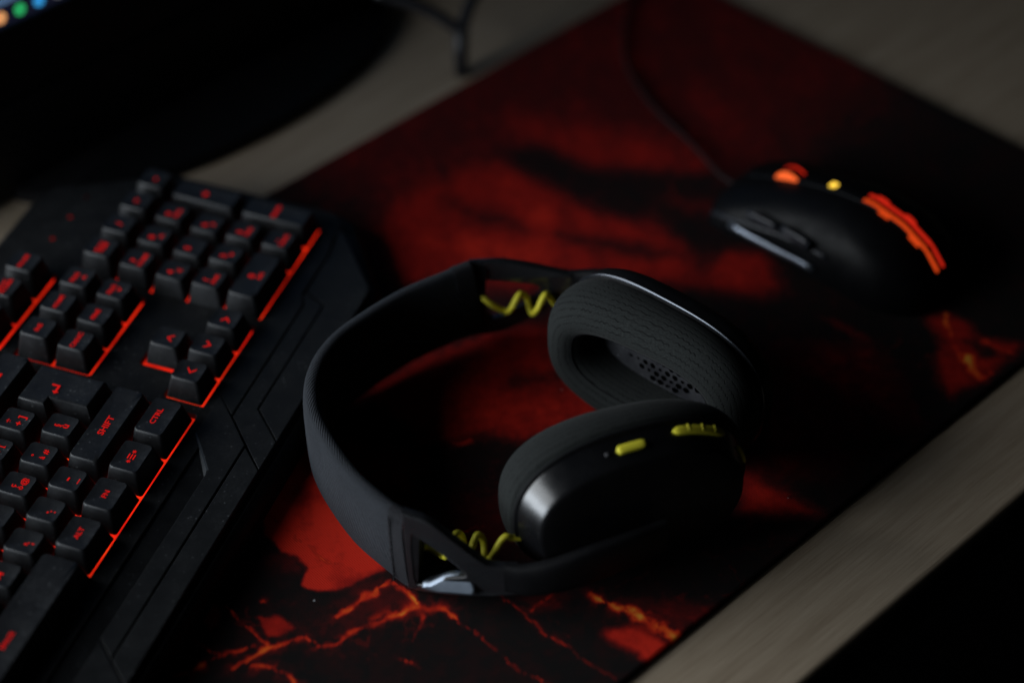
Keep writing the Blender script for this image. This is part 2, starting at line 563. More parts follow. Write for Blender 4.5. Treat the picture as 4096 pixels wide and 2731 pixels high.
def build_mat():
    xs, ys, lev, heat = mat_art()
    nx, ny = len(xs), len(ys)
    X, Y = np.meshgrid(xs, ys)
    # rolled-down rim
    ed = np.minimum(np.minimum(Y - ys[0], ys[-1] - Y), xs[-1] - X)
    Z = -0.9 * np.clip(1 - ed / 1.5, 0, 1) ** 2
    V = np.stack([X, Y, Z], -1).reshape(-1, 3) * MM
    top = V.shape[0]
    idx = np.arange(top).reshape(ny, nx)
    F = np.stack([idx[:-1, :-1], idx[:-1, 1:], idx[1:, 1:], idx[1:, :-1]], -1).reshape(-1, 4)
    rim = np.concatenate([idx[0, :], idx[1:, -1], idx[-1, -2::-1], idx[-2:0:-1, 0]])
    low = V[rim].copy()
    low[:, 2] = -0.0028
    V = np.concatenate([V, low])
    k = len(rim)
    a = np.arange(k)
    b = (a + 1) % k
    S = np.stack([rim[b], rim[a], top + a, top + b], -1)
    F = np.concatenate([F, S])
    me = bpy.data.meshes.new('desk_mat')
    me.from_pydata(V.tolist(), [], F.tolist())
    me.update()
    ext = lambda q: np.concatenate([q.reshape(-1), np.full(k, -0.2)]).astype(np.float32)
    for nm, q in (('lev', lev), ('crack', heat)):
        at = me.attributes.new(nm, 'FLOAT', 'POINT')
        at.data.foreach_set('value', ext(q))
    me.polygons.foreach_set('use_smooth', [True] * len(me.polygons))
    mt, nt, bs = new_mat('printed_cloth')
    co = objco(nt)
    lv = nt.nodes.new('ShaderNodeAttribute'); lv.attribute_name = 'lev'
    ht = nt.nodes.new('ShaderNodeAttribute'); ht.attribute_name = 'crack'
    fine = noise(nt, co, 900.0, 3.0, 0.7)
    mid = noise(nt, co, 160.0, 5.0, 0.65)
    t = math_n(nt, 'ADD', lv.outputs['Fac'], math_n(nt, 'MULTIPLY', math_n(nt, 'SUBTRACT', mid, 0.5), 0.55))
    t = math_n(nt, 'ADD', t, math_n(nt, 'MULTIPLY', math_n(nt, 'SUBTRACT', fine, 0.5), 0.22))
    c1 = ramp(nt, t, [(0.02, (0.007, 0.006, 0.006)), (0.16, (0.018, 0.006, 0.006)), (0.42, (0.085, 0.006, 0.006)), (0.75, (0.32, 0.011, 0.007)), (1.0, (0.60, 0.024, 0.011))])
    h = math_n(nt, 'ADD', ht.outputs['Fac'], math_n(nt, 'MULTIPLY', math_n(nt, 'SUBTRACT', mid, 0.5), 0.30))
    c2 = ramp(nt, h, [(0.25, (0.24, 0.009, 0.006)), (0.52, (0.55, 0.024, 0.008)), (0.78, (0.74, 0.10, 0.013)), (1.0, (0.80, 0.36, 0.04))])
    k2 = ramp(nt, h, [(0.08, (0, 0, 0)), (0.5, (1, 1, 1))])
    # a few bits of pale lint
    vl = N(nt, 'ShaderNodeTexVoronoi', Scale=48.0, Randomness=1.0)
    nt.links.new(co, vl.inputs['Vector'])
    sp = nt.nodes.new('ShaderNodeSeparateColor')
    nt.links.new(vl.outputs['Color'], sp.inputs[0])
    lint = math_n(nt, 'MULTIPLY', math_n(nt, 'LESS_THAN', vl.outputs['Distance'], 0.024), math_n(nt, 'GREATER_THAN', sp.outputs[0], 0.86))
    nt.links.new(mixc(nt, lint, mixc(nt, k2, c1, c2), (0.35, 0.36, 0.38)), bs.inputs['Base Color'])
    bs.inputs['Roughness'].default_value = 0.9
    bs.inputs['Specular IOR Level'].default_value = 0.10
    # woven surface
    mp = nt.nodes.new('ShaderNodeMapping')
    mp.inputs['Rotation'].default_value = (0, 0, R(3))
    nt.links.new(co, mp.inputs[0])
    wx = N(nt, 'ShaderNodeTexWave', Scale=340.0, Distortion=0.6); wx.bands_direction = 'X'
    wy = N(nt, 'ShaderNodeTexWave', Scale=340.0, Distortion=0.6); wy.bands_direction = 'Y'
    nt.links.new(mp.outputs[0], wx.inputs[0]); nt.links.new(mp.outputs[0], wy.inputs[0])
    wv = math_n(nt, 'ADD', math_n(nt, 'MULTIPLY', wx.outputs['Fac'], wy.outputs['Fac']), fine)
    bump(nt, bs, wv, 0.7, 0.0004)
    o = link('desk_mat', me, mt)
    tag(o, 'large cloth desk mat printed with glowing red lava and black rock', 'mat')
    return o


build_mat()

# ------------------------------------------------------------------ keyboard
kb = thing('keyboard', 'black gaming keyboard with red backlit keys, tilted at the left', 'keyboard',
           (-0.36269, -0.00962, 0.030), (R(3), 0, R(27)))
M_KEY = plastic('key_plastic', (0.0095, 0.010, 0.0112), 0.38, dust=0.45, grain=0.12, spec=0.22)
M_CASE = plastic('case_plastic', (0.009, 0.0092, 0.0095), 0.50, dust=0.50, grain=0.25, spec=0.10)
M_PANEL = plastic('panel_plastic', (0.010, 0.0105, 0.011), 0.42, dust=0.35, grain=0.2, spec=0.14)
M_LEG = emit('red_legend', (1.0, 0.016, 0.014), 0.54, False)


def backlight_mat():
    mt = bpy.data.materials.new('red_backlight')
    mt.use_nodes = True
    nt = mt.node_tree
    nt.nodes.clear()
    out = nt.nodes.new('ShaderNodeOutputMaterial')
    e = N(nt, 'ShaderNodeEmission', Strength=1.05)
    c = ramp(nt, noise(nt, objco(nt), 55.0, 2.0), [(0.35, (0.75, 0.012, 0.005)), (0.6, (1.0, 0.028, 0.006)), (0.78, (1.0, 0.06, 0.010))])
    nt.links.new(c, e.inputs[0])
    nt.links.new(ramp(nt, noise(nt, objco(nt), 24.0, 2.0), [(0.3, (0.45,) * 3), (0.62, (1.05,) * 3)]), e.inputs[1])
    nt.links.new(e.outputs[0], out.inputs[0])
    return mt


M_GLOW = backlight_mat()


def ku(pts):
    return [(x * U, y * U) for x, y in pts]


ZT = -0.0095          # deck level
ZF = -0.0128          # floor of the key wells
outline = ku([(-1.3, -1.0), (-1.3, 6.2), (-0.4, 6.95), (21.0, 6.95), (21.6, 6.7), (23.0, 4.35), (23.2, 3.9), (23.25, -0.55), (22.9, -1.0)])
wells = [(-0.07, 15.10, -0.515, 4.56), (15.40, 18.40, 2.47, 4.56), (18.68, 22.60, -0.515, 4.56), (15.40, 18.40, -0.515, 0.52),
         (-0.07, 1.07, 4.95, 6.05), (1.93, 6.07, 4.95, 6.05), (6.43, 10.57, 4.95, 6.05), (10.93, 15.10, 4.95, 6.05), (15.40, 18.40, 4.95, 6.05)]
holes = []
for k, (x0, x1, y0, y1) in enumerate(wells):
    if k == 3:
        # arrow cluster: T-shaped well
        holes.append(ku([(15.44, -0.515), (18.36, -0.515), (18.40, -0.515), (18.40, 0.48), (18.36, 0.52), (17.33, 0.52), (17.29, 0.56), (17.29, 1.53), (17.25, 1.57), (16.28, 1.57), (16.22, 1.51), (16.22, 0.56), (16.18, 0.52), (15.46, 0.52), (15.40, 0.46), (15.40, -0.515)]))
    else:
        holes.append([(x * 1, y * 1) for x, y in rrect(x0 * U, x1 * U, y0 * U, y1 * U, 0.0016)])
top_me = plate_me('top_plate', outline, holes, ZF - 0.001, ZT, 0.0005)
shade_auto(top_me)
link('top_plate', top_me, M_CASE, kb)
link('backlight_plate', plate_me('backlight_plate', ku([(-0.4, -0.75), (-0.4, 6.3), (20.5, 6.3), (22.8, 4.7), (22.8, -0.75)]), [], ZF - 0.0009, ZF), M_GLOW, kb)

# body under the plates: from the deck down to the desk
bo = ku([(-1.45, -2.2), (-1.45, 6.3), (-0.4, 7.05), (21.05, 7.05), (21.75, 6.75), (23.15, 4.4), (23.32, 3.95), (23.36, -0.6), (23.2, -1.05), (20.9, -2.62), (20.5, -2.72), (-1.0, -2.72)])


def grow(poly, d):
    c = Vector((11 * U, 2.1 * U))
    out = []
    n = len(poly)
    for i in range(n):
        a, b, cc = Vector(poly[i - 1]), Vector(poly[i]), Vector(poly[(i + 1) % n])
        n1 = Vector((-(b - a).y, (b - a).x)).normalized()
        n2 = Vector((-(cc - b).y, (cc - b).x)).normalized()
        q = (n1 + n2).normalized()
        out.append(tuple(b + q * d / max(0.5, q.dot(n1))))
    return out


rings = []
for d, z in ((0.004, -0.0272), (0.0052, -0.0255), (0.0042, -0.0185), (0.0022, -0.0145), (0.0, -0.0135)):
    rings.append([Vector((x, y, z)) for x, y in grow(bo, d)])
body = fix_normals(loft('body', rings))
shade_auto(body, 50)
link('body', body, M_CASE, kb)
for x in (1.5, 20.5):
    o = link('foot', box_me('foot', x * U, (x + 1.2) * U, 5.6 * U, 6.0 * U, -0.0360, -0.0271, 0.0008), M_CASE, kb)

# front deck: separate bevelled panels with open joints between them
G = 0.018
panels = [
    ([(-1.2, -1.02), (-1.2, -1.5), (13.50, -1.5), (14.50, -0.74), (14.50, -0.70), (-1.2, -0.70)], 'slope'),
    ([(8.27, -1.53), (13.55, -1.53), (14.58, -0.74), (15.88, -0.74), (15.33, -1.27), (14.56, -2.0 + G), (7.86, -2.0 + G)], -0.0091),
    ([(7.83, -2.0 - G), (14.52, -2.0 - G), (13.93, -2.61), (7.30, -2.61)], -0.0095),
    ([(-1.2, -1.53), (8.22, -1.53), (7.25, -2.61), (-1.0, -2.61), (-1.2, -2.4)], -0.0096),
    ([(15.92, -0.74), (22.95, -0.74), (21.75, -1.10), (19.95, -1.10), (19.6, -1.29 + G), (15.38, -1.29 + G)], -0.0094),
    ([(15.36, -1.29 - G), (19.62, -1.29 - G), (19.9, -1.14), (20.05, -1.14), (19.75, -1.76 + G), (15.80, -1.76 + G), (14.93, -2.61), (13.97, -2.61)], -0.0097),
    ([(15.83, -1.76 - G), (19.80, -1.76 - G), (20.12, -1.14), (21.72, -1.14), (22.80, -0.95), (20.78, -2.58), (20.6, -2.61), (14.97, -2.61)], -0.0099),
]
for pts, z in panels:
    if z == 'slope':
        v = []
        zs = {-0.70: -0.0097, -0.74: -0.0099, -1.02: -0.0109, -1.5: -0.0121}
        P = ku(pts)
        top = [Vector((p[0], p[1], zs[q[1]])) for p, q in zip(P, pts)]
        bot = [Vector((p[0], p[1], -0.0136)) for p in P]
        me = fix_normals(loft('deck_panel', [bot, top]))
    else:
        me = plate_me('deck_panel', ku(pts), [], -0.0136, z, 0.00035)
        shade_auto(me)
    link('deck_panel', me, M_PANEL, kb)
# wedge at the end of the sloping panel; caught light painted as a paler colour
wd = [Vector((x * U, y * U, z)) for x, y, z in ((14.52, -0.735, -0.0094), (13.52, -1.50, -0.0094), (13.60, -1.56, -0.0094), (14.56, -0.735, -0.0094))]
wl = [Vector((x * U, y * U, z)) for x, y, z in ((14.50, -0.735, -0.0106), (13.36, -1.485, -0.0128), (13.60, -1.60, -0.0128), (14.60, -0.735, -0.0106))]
link('wedge', fix_normals(loft('wedge', [wl, wd])), plastic('wedge_painted_light', (0.05, 0.055, 0.06), 0.35), kb)

# keys ---------------------------------------------------------------
ROWZ = {0: 0.0010, 1: 0.0009, 2: 0.0, 3: 0.0013, 4: 0.0032, 5.5: 0.0042}
KEY_CACHE = {}


def superell(a, b, ex, n):
    out = []
    for k in range(n):
        ph = 2 * math.pi * (k + 0.5) / n
        c, s = math.cos(ph), math.sin(ph)
        out.append((a * math.copysign(abs(c) ** (2 / ex), c), b * math.copysign(abs(s) ** (2 / ex), s)))
    return out


def rr_ring(hx, hy, r, seg=4):
    return rrect(-hx, hx, -hy, hy, r, seg)


def dish(x, y, hx, hy):
    return -0.00055 * max(0.0, 1 - (x / hx) ** 2)


def key_mesh(wu, du, zt):
    """tapered keycap with a shallow cylindrical dish; wu, du in key units"""
    key = (wu, du, round(zt, 5))
    if key in KEY_CACHE:
        return KEY_CACHE[key]
    hx, hy = wu * U / 2 - 0.0006, du * U / 2 - 0.0006
    tx, ty = hx - 0.0027, hy - 0.0022
    oy = 0.0006
    zb = -0.0102
    rings = []
    for fx, z, r in ((0.0, zb, 0.0012), (0.15, zb + 0.0012, 0.0014), (0.88, zt - 0.0012, 0.0018), (1.0, zt - 0.00028, 0.002), (1.10, zt, 0.002)):
        rings.append([Vector((x, y + oy * fx, z)) for x, y in rr_ring(hx + (tx - hx) * fx, hy + (ty - hy) * fx, r)])
    ex, ey = hx + (tx - hx) * 1.10, hy + (ty - hy) * 1.10
    for s in (0.8, 0.55, 0.3, 0.08):
        rings.append([Vector((x * s, y * s + oy * 1.1, zt + dish(x * s, y * s, ex, ey) * (1 - s ** 6) * 1.0)) for x, y in rr_ring(ex, ey, 0.002)])
    me = fix_normals(loft('key', rings))
    shade_auto(me, 40)
    me.materials.append(M_KEY)
    KEY_CACHE[key] = (me, ex, ey, zt)
    return KEY_CACHE[key]


def poly_me(polys):
    v, f = [], []
    for p in polys:
        i = len(v)
        v += [(x, y, 0) for x, y in p]
        f.append(tuple(range(i, i + len(p))))
    return mesh('legend', v, f)


def chevron(dx, dy, s=0.0021, t=0.0010):
    # open arrow head pointing to (dx, dy)
    px, py = -dy, dx
    pt = lambda a, b: (a * dx + b * px, a * dy + b * py)
    return poly_me([[pt(s * 0.6, 0), pt(-s * 0.6, s), pt(-s * 0.6 - t, s), pt(s * 0.6 - t * 1.25, 0)],
                    [pt(s * 0.6, 0), pt(s * 0.6 - t * 1.25, 0), pt(-s * 0.6 - t, -s), pt(-s * 0.6, -s)]])


def enter_legend():
    a = 0.0005
    return poly_me([[(0.0024, 0.002), (0.0024, -0.0010), (0.0024 - 2 * a, -0.0010), (0.0024 - 2 * a, 0.002)],
                    [(0.0024 - 2 * a, -0.0010), (0.0024, -0.0010), (0.0024, -0.0010 - 2 * a), (-0.0016, -0.0010 - 2 * a), (-0.0016, -0.0010)],
                    [(-0.0016, 0.0002), (-0.0032, -0.0015), (-0.0016, -0.0032)]])


def back_legend():
    return poly_me([[(0.004, 0.0005), (0.004, -0.0005), (-0.0015, -0.0005), (-0.0015, 0.0005)], [(-0.0013, 0.0018), (-0.0035, 0.0), (-0.0013, -0.0018)]])


def menu_legend():
    pl = []
    for k in range(3):
        y = (k - 1) * 0.0013
        pl.append([(-0.0015, y - 0.0003), (0.0015, y - 0.0003), (0.0015, y + 0.0003), (-0.0015, y + 0.0003)])
    for sx in (-0.0030, 0.0030):
        for k in range(3):
            a = R(60 * k)
            c, s = math.cos(a), math.sin(a)
            q = lambda u, v: (sx + u * c - v * s, u * s + v * c)
            pl.append([q(-0.0010, -0.0002), q(0.0010, -0.0002), q(0.0010, 0.0002), q(-0.0010, 0.0002)])
    return poly_me(pl)


def place_legend(me, keyobj, x, y, info):
    kme, ex, ey, zt = info
    for i, v in enumerate(me.vertices):
        v.co.x += x
        v.co.y += y
        s = max(abs(v.co.x) / ex, abs(v.co.y) / ey)
        v.co.z = zt + dish(v.co.x, v.co.y, ex, ey) * (1 - s ** 6) + 0.00018
    me.materials.append(M_LEG)
    link('legend', me, None, keyobj)


def add_key(x, y, wu, du, legends, zrow=None):
    zt = ROWZ[y if zrow is None else zrow]
    info = key_mesh(wu, du, zt)
    o = bpy.data.objects.new('key', info[0])
    COL.objects.link(o)
    o.parent = kb
    o.location = (x * U, y * U, 0)
    o.rotation_euler = (R(random.uniform(-0.5, 0.5)), R(random.uniform(-0.5, 0.5)), R(random.uniform(-0.35, 0.35)))
    for lg in legends:
        if lg[0] == 'mesh':
            place_legend(lg[1], o, lg[2], lg[3], info)
        else:
            body, size, lx, ly = lg
            place_legend(text_me('legend', body, size, 1.15), o, lx, ly, info)
    return o


BIG, MID, SML = 0.0047, 0.0036, 0.0028


def letters(s, x0, y):
    for i, ch in enumerate(s):
        add_key(x0 + i, y, 1, 1, [(ch, BIG, -0.0012, 0.0012)])


def tri(a, b, c=None):
    out = [(a, MID, -0.0014, -0.0014), (b, MID, -0.0014, 0.0022)]
    if c:
        out.append((c, MID, 0.0022, -0.0014))
    return out


# bottom row
add_key(0.75, 0, 1.5, 1, [('CTRL', SML, 0, 0.001)])
add_key(2.125, 0, 1.25, 1, [('WIN', SML, 0, 0.001)])
add_key(3.25, 0, 1.0, 1, [('ALT', SML, 0, 0.001)])
add_key(6.75, 0, 6.0, 1.16, [('SPACE', SML, 0.008, 0.000)])
add_key(10.375, 0, 1.25, 1, [('ALT', SML * 1.15, 0, 0.0005)])
add_key(11.625, 0, 1.25, 1, [('FN', SML * 1.15, 0, 0.0005)])
add_key(12.875, 0, 1.25, 1, [('mesh', menu_legend(), 0, 0.0005)])
add_key(14.25, 0, 1.5, 1, [('CTRL', 0.0036, 0, 0.0015)])
# row 1
add_key(0.625, 1, 1.25, 1, [('SHIFT', SML, 0, 0)])
add_key(1.75, 1, 1, 1, tri('<', '>'))
letters('ZXCVBNM', 2.75, 1)
add_key(9.75, 1, 1, 1, [(',', 0.0062, -0.0012, 0.0010), (';', 0.0048, -0.0002, -0.0022)])
add_key(10.75, 1, 1, 1, [('.', 0.0062, -0.0012, 0.0010), (':', 0.0048, -0.0002, -0.0022)])
add_key(11.75, 1, 1, 1, [('-', 0.0062, 0, 0.0010), ('_', 0.0050, 0.0002, -0.0022)])
add_key(13.625, 1, 2.75, 1, [('SHIFT', 0.0042, -0.001, 0.0005)])
# row 2
add_key(0.875, 2, 1.75, 1, [('CAPS', SML, 0, 0)])
letters('ASDFGHJKL', 2.25, 2)
add_key(11.25, 2, 1, 1, tri('\u00f2', '\u00e7', '@'))
add_key(12.25, 2, 1, 1, tri('\u00e0', '\u00b0', '#'))
add_key(13.25, 2, 1, 1, [('\u00f9', BIG, 0.0002, -0.0016), ('\u00a7', MID, -0.0004, 0.0020)])
# row 3
add_key(0.75, 3, 1.5, 1, [('TAB', SML, 0, 0)])
letters('QWERTYUIOP', 2.0, 3)
add_key(12.0, 3, 1, 1, tri('\u00e8', '\u00e9', '['))
add_key(13.0, 3, 1, 1, [('+', BIG, -0.0018, -0.0016), ('*', BIG, -0.0018, 0.0024), (']', BIG, 0.0022, -0.0012)])
# return key: L-shaped cap
Lp = [(x * U, y * U) for x, y in ((-0.75, 1), (0.75, 1), (0.75, -1), (-0.5, -1), (-0.5, 0), (-0.75, 0))]
zt = ROWZ[3]
rg = []
for d, z, oy in ((-0.0006, -0.0102, 0), (-0.0009, -0.009, 0), (-0.0030, zt - 0.0010, 0.0005), (-0.0033, zt - 0.0003, 0.0006), (-0.0037, zt, 0.0006), (-0.0062, zt - 0.0003, 0.0006)):
    rg.append([Vector((x, y + oy, z)) for x, y in grow(Lp, d)])
lme = fix_normals(loft('key', rg))
bevel_me(lme, 0.0007, 2, 35)
shade_auto(lme, 45)
ent = link('key', lme, M_KEY, kb)
ent.location = (14.25 * U, 2.5 * U, 0)
place_legend(enter_legend(), ent, -0.0006, 0.004, (lme, 0.0105, 0.016, zt + 0.0005))
# row 4
NUMS = [('\\', '|'), ('1', '!'), ('2', '"'), ('3', '\u00a3'), ('4', '$'), ('5', '%'), ('6', '&'), ('7', '/'), ('8', '('), ('9', ')'), ('0', '='), ("'", '?'), ('\u00ec', '^')]
for i, (a, b) in enumerate(NUMS):
    add_key(0.5 + i, 4, 1, 1, tri(a, b))
add_key(14.0, 4, 2, 1, [('mesh', back_legend(), -0.001, 0.001)])
# function row
add_key(0.5, 5.5, 1, 1, [('ESC', SML, 0, 0.001)])
for i in range(12):
    add_key((2.5, 7.0, 11.5)[i // 4] + i % 4, 5.5, 1, 1, [('F%d' % (i + 1), MID, 0, 0.001)])
add_key(15.9, 5.5, 1, 1, [('STAMP\nSYS', SML * 0.9, 0, 0.0005)])
add_key(16.9, 5.5, 1, 1, [('BLOC\nSCORR', SML, 0, 0.0005)])
add_key(17.9, 5.5, 1, 1, [('PAUSE', SML, 0, 0.001)])
# navigation
add_key(15.9, 4, 1, 1, [('INS', SML * 1.1, 0, 0.0006)])
add_key(16.9, 4, 1, 1, [('HOME', SML, 0, 0.0006)])
add_key(17.9, 4, 1, 1, [('PAG', SML * 1.1, -0.0006, 0.0018), ('mesh', chevron(0, 1, 0.0012, 0.0008), 0.0008, -0.0018)])
add_key(15.9, 3, 1, 1, [('CANC', SML * 1.15, 0, 0.0004)])
add_key(16.9, 3, 1, 1, [('FINE', SML * 1.1, 0, 0.0006)])
add_key(17.9, 3, 1, 1, [('PAG', SML * 1.1, -0.0006, 0.0018), ('mesh', chevron(0, -1, 0.0012, 0.0008), 0.0008, -0.0018)])
add_key(15.9, 0, 1, 1, [('mesh', chevron(-1, 0), 0, 0)])
add_key(16.9, 0, 1, 1, [('mesh', chevron(0, -1), 0, 0)])
add_key(17.9, 0, 1, 1, [('mesh', chevron(1, 0), 0, 0)])
add_key(16.8, 1, 1, 1, [('mesh', chevron(0, 1), 0, 0)])
# number pad
NX = 19.14


def npk(cx, y, t, sub):
    lg = [(t, MID * 1.15, -0.0016, 0.0016)]
    if isinstance(sub, str):
        lg.append((sub, SML, 0.0002, -0.0022))
    elif sub:
        lg.append(('mesh', chevron(*sub, 0.0012, 0.0008), 0.0006, -0.0020))
    add_key(NX + cx, y, 1, 1, lg)


npk(0, 1, '1', 'FINE'); npk(1, 1, '2', (0, -1)); npk(2, 1, '3', 'PAG')
npk(0, 2, '4', (-1, 0)); npk(1, 2, '5', None); npk(2, 2, '6', (1, 0))
npk(0, 3, '7', 'HOME'); npk(1, 3, '8', (0, 1)); npk(2, 3, '9', 'PAG')
add_key(NX, 4, 1, 1, [('BLOC\nNUM', SML * 0.95, 0, 0.0005)])
add_key(NX + 1, 4, 1, 1, [('/', BIG, 0, 0.0005)])
add_key(NX + 2, 4, 1, 1, [('*', 0.006, 0, -0.0005)])
add_key(NX + 3, 4, 1, 1, [('-', 0.006, 0, 0.0005)])
add_key(NX + 3, 2.5, 1, 2, [('+', 0.006, 0, 0.001)], 3)
add_key(NX + 3, 0.5, 1, 2, [('INVIO', SML * 1.1, 0, 0.001)], 1)
add_key(NX + 0.5, 0, 2, 1, [('0', BIG, -0.001, 0.0016), ('INS', SML, 0.0004, -0.0022)])
add_key(NX + 2, 0, 1, 1, [('.', 0.0062, -0.001, 0.0024), ('CANC', SML, 0.0, -0.002)])
# indicator lights
for x in (19.65, 20.6, 21.5):
    link('indicator_light', mesh('indicator_light', [(x * U + 0.0011 * math.cos(a), 5.78 * U + 0.0011 * math.sin(a), ZT + 0.00015) for a in [2 * math.pi * k / 12 for k in range(12)]], [tuple(range(12))]),
         emit('indicator_red', (1.0, 0.02, 0.015), 0.13 if x < 21 else 0.01, False), kb)
# ------------------------------------------------------------------ headset
hs = thing('headset', 'black wireless headset with yellow coiled cables and buttons lying on the mat', 'headset',
           (-0.0285, 0.0281, 0.0), (0, 0, math.atan2(-0.7938, 0.6075)))
M_BAND = fabric('band_knit', (0.0155, 0.0170, 0.0198), 260.0, 1.0, sheen=0.05, fleck=1.0)
M_CUFF = fabric('cuff_knit', (0.016, 0.016, 0.018), 300.0, 0.8, sheen=0.06)
M_MATTE = plastic('matte_black', (0.005, 0.005, 0.0057), 0.55, dust=0.05, grain=0.2, spec=0.10)
M_SATIN = plastic('satin_black', (0.012, 0.0125, 0.014), 0.30, spec=0.5)
M_GLOSS = plastic('gloss_black', (0.004, 0.0042, 0.005), 0.27, spec=0.7)
M_CHROME = plastic('blue_grey_clip', (0.15, 0.175, 0.21), 0.38, metal=0.85)
M_TRIM = plastic('trim_grey', (0.055, 0.06, 0.07), 0.20, metal=0.8)
M_YEL = plastic('yellow_rubber', (0.74, 0.67, 0.045), 0.5, spec=0.35)


def cushion_mat():
    mt, nt, b = new_mat('cushion_knit')
    uvn = nt.nodes.new('ShaderNodeUVMap').outputs[0]
    sp = nt.nodes.new('ShaderNodeSeparateXYZ')
    nt.links.new(uvn, sp.inputs[0])
    u_, v_ = sp.outputs[0], sp.outputs[1]
    # rows of short zigzag dashes, like a warp-knit mesh
    zz = math_n(nt, 'MULTIPLY', math_n(nt, 'PINGPONG', u_, 0.0013), 0.6)
    wob = math_n(nt, 'MULTIPLY', math_n(nt, 'SUBTRACT', noise(nt, uvn, 90.0, 2.0), 0.5), 0.0014)
    vv = math_n(nt, 'ADD', math_n(nt, 'ADD', v_, zz), wob)
    row = math_n(nt, 'PINGPONG', vv, 0.0016)
    line = math_n(nt, 'SUBTRACT', 1.0, math_n(nt, 'MULTIPLY', row, 1 / 0.00048), True)
    brk = ramp(nt, noise(nt, uvn, 260.0, 2.0, 0.6), [(0.36, (0, 0, 0)), (0.56, (1, 1, 1))])
    line = math_n(nt, 'MULTIPLY', line, brk)
    fine = noise(nt, uvn, 1500.0, 3.0, 0.8)
    h = math_n(nt, 'SUBTRACT', math_n(nt, 'MULTIPLY', fine, 0.35), line)
    bump(nt, b, h, 0.5, 0.0005)
    t = math_n(nt, 'SUBTRACT', math_n(nt, 'ADD', math_n(nt, 'MULTIPLY', fine, 1.3), -0.05), math_n(nt, 'MULTIPLY', line, 0.45))
    nt.links.new(ramp(nt, t, [(0.1, (0.004, 0.0042, 0.0042)), (0.55, (0.015, 0.0168, 0.0165)), (0.95, (0.034, 0.038, 0.037))]), b.inputs['Base Color'])
    b.inputs['Roughness'].default_value = 0.95
    b.inputs['Specular IOR Level'].default_value = 0.1
    b.inputs['Sheen Weight'].default_value = 0.04
    b.inputs['Sheen Roughness'].default_value = 0.4
    return mt


M_CUSH = cushion_mat()

# headband: outer outline (A, B) in mm measured from the mid point between the band ends
arch = [(-2, -82.5), (-15, -73), (-33, -57.5), (-52, -33), (-59.6, -16), (-62, 0), (-59.6, 16), (-52, 33), (-33, 57.5), (-15, 73), (-2, 82.5)]
cl = catmull([(a, b, 0) for a, b in arch], 10)
path, hts, ths = [], [], []
nC = len(cl)
for i, p in enumerate(cl):
    t = (cl[min(i + 1, nC - 1)] - cl[max(i - 1, 0)]).normalized()
    inw = Vector((-t.y, t.x, 0))                       # towards the inside of the arch
    if inw.dot(Vector((60, 0, 0)) - p) < 0:
        inw = -inw
    s = abs(2 * i / (nC - 1) - 1)
    th_ = 4.6 - 0.8 * s
    ht_ = 22.0 + 0.8 * math.cos(s * math.pi)
    zc = ht_ + 1.0 + 2.6 * s * s + 0.035 * p.y + 1.2
    path.append((p + inw * th_ + Vector((0, 0, max(zc, ht_ + 0.4)))) * MM)
    hts.append(ht_ * MM)
    ths.append(th_ * MM)
band = sweep('headband', path, ths, hts, n=28, ex=3.4)
shade_auto(band, 70)
link('headband', band, M_BAND, hs)
# darker stitched cuffs at both ends of the fabric
for sl in (slice(0, 7), slice(nC - 7, nC)):
    seg = path[sl]
    me = sweep('cuff', seg, [x + 0.0004 for x in ths[sl]], [x + 0.0004 for x in hts[sl]], n=28, ex=3.4)
    shade_auto(me, 70)
    link('cuff', me, M_CUFF, hs)
# stitching on the cuffs
for sgn in (-1, 1):
    bm = bmesh.new()
    i0 = 5 if sgn < 0 else nC - 6
    p, q = path[i0], path[i0 + (1 if sgn < 0 else -1)]
    t = (q - p).normalized()
    side = t.cross(Vector((0, 0, 1))).normalized()
    outw = side if side.dot(p - Vector((0.06, 0, 0))) > 0 else -side
    for k in range(17):
        z = -0.0185 + 0.037 * k / 16
        c = p + outw * (ths[i0] + 0.0006) + Vector((0, 0, z))
        mx = Matrix.Translation(c) @ Matrix((t, outw, Vector((0, 0, 1)))).transposed().to_4x4() @ Matrix.Diagonal((0.0003, 0.0003, 0.0008, 1))
        bmesh.ops.create_cube(bm, size=2.0, matrix=mx)
    me = bpy.data.meshes.new('stitching')
    bm.to_mesh(me)
    bm.free()
    o = link('stitching', me, M_CUFF, hs)
    o['kind'] = 'stuff'


ARM_SHAPE = {
    +1: ([(-2, 49.2), (4.7, 48.9), (14.1, 48.4), (26.8, 45.5), (37, 43.0), (46, 41.4)], [(-2, 4.6), (6.6, 5.3), (12, 6.2), (16.4, 7.9), (21, 10.6), (26.3, 14.4), (35.2, 21.0), (46, 22.0)],
         [(5.0, 38.6), (17, 36.6), (28.0, 34.8), (30.2, 33.4), (30.9, 31.2), (30.3, 29.4), (24.9, 24.8), (19, 20.2), (13.3, 16.2), (8.8, 14.0), (6.6, 14.6), (5.6, 16.8), (5.1, 24.6)]),
    -1: ([(-2, 49.2), (1.0, 48.9), (6.3, 48.9), (11.1, 47.6), (20.3, 40.4), (29.5, 33.0), (33.5, 30.0), (38, 29.2), (46, 30.0)], [(-2, 4.0), (5.4, 4.6), (18.9, 7.6), (28.4, 9.8), (35.2, 11.6), (46, 14.2)],
         [(2.0, 37.9), (3.6, 37.6), (7.2, 35.6), (13.5, 31.9), (19.7, 27.0), (24.2, 22.6), (24.6, 21.0), (23.4, 20.0), (16.1, 17.4), (9.9, 12.8), (5.0, 8.9), (2.4, 8.0), (1.6, 12.0), (1.5, 30.0)]),
}


def arm_b(a):
    pts = [(-5, 79.5), (2, 81.5), (14, 84.5), (32, 87), (46, 87.4), (60, 86)]
    return float(np.interp(a, [q[0] for q in pts], [q[1] for q in pts]))


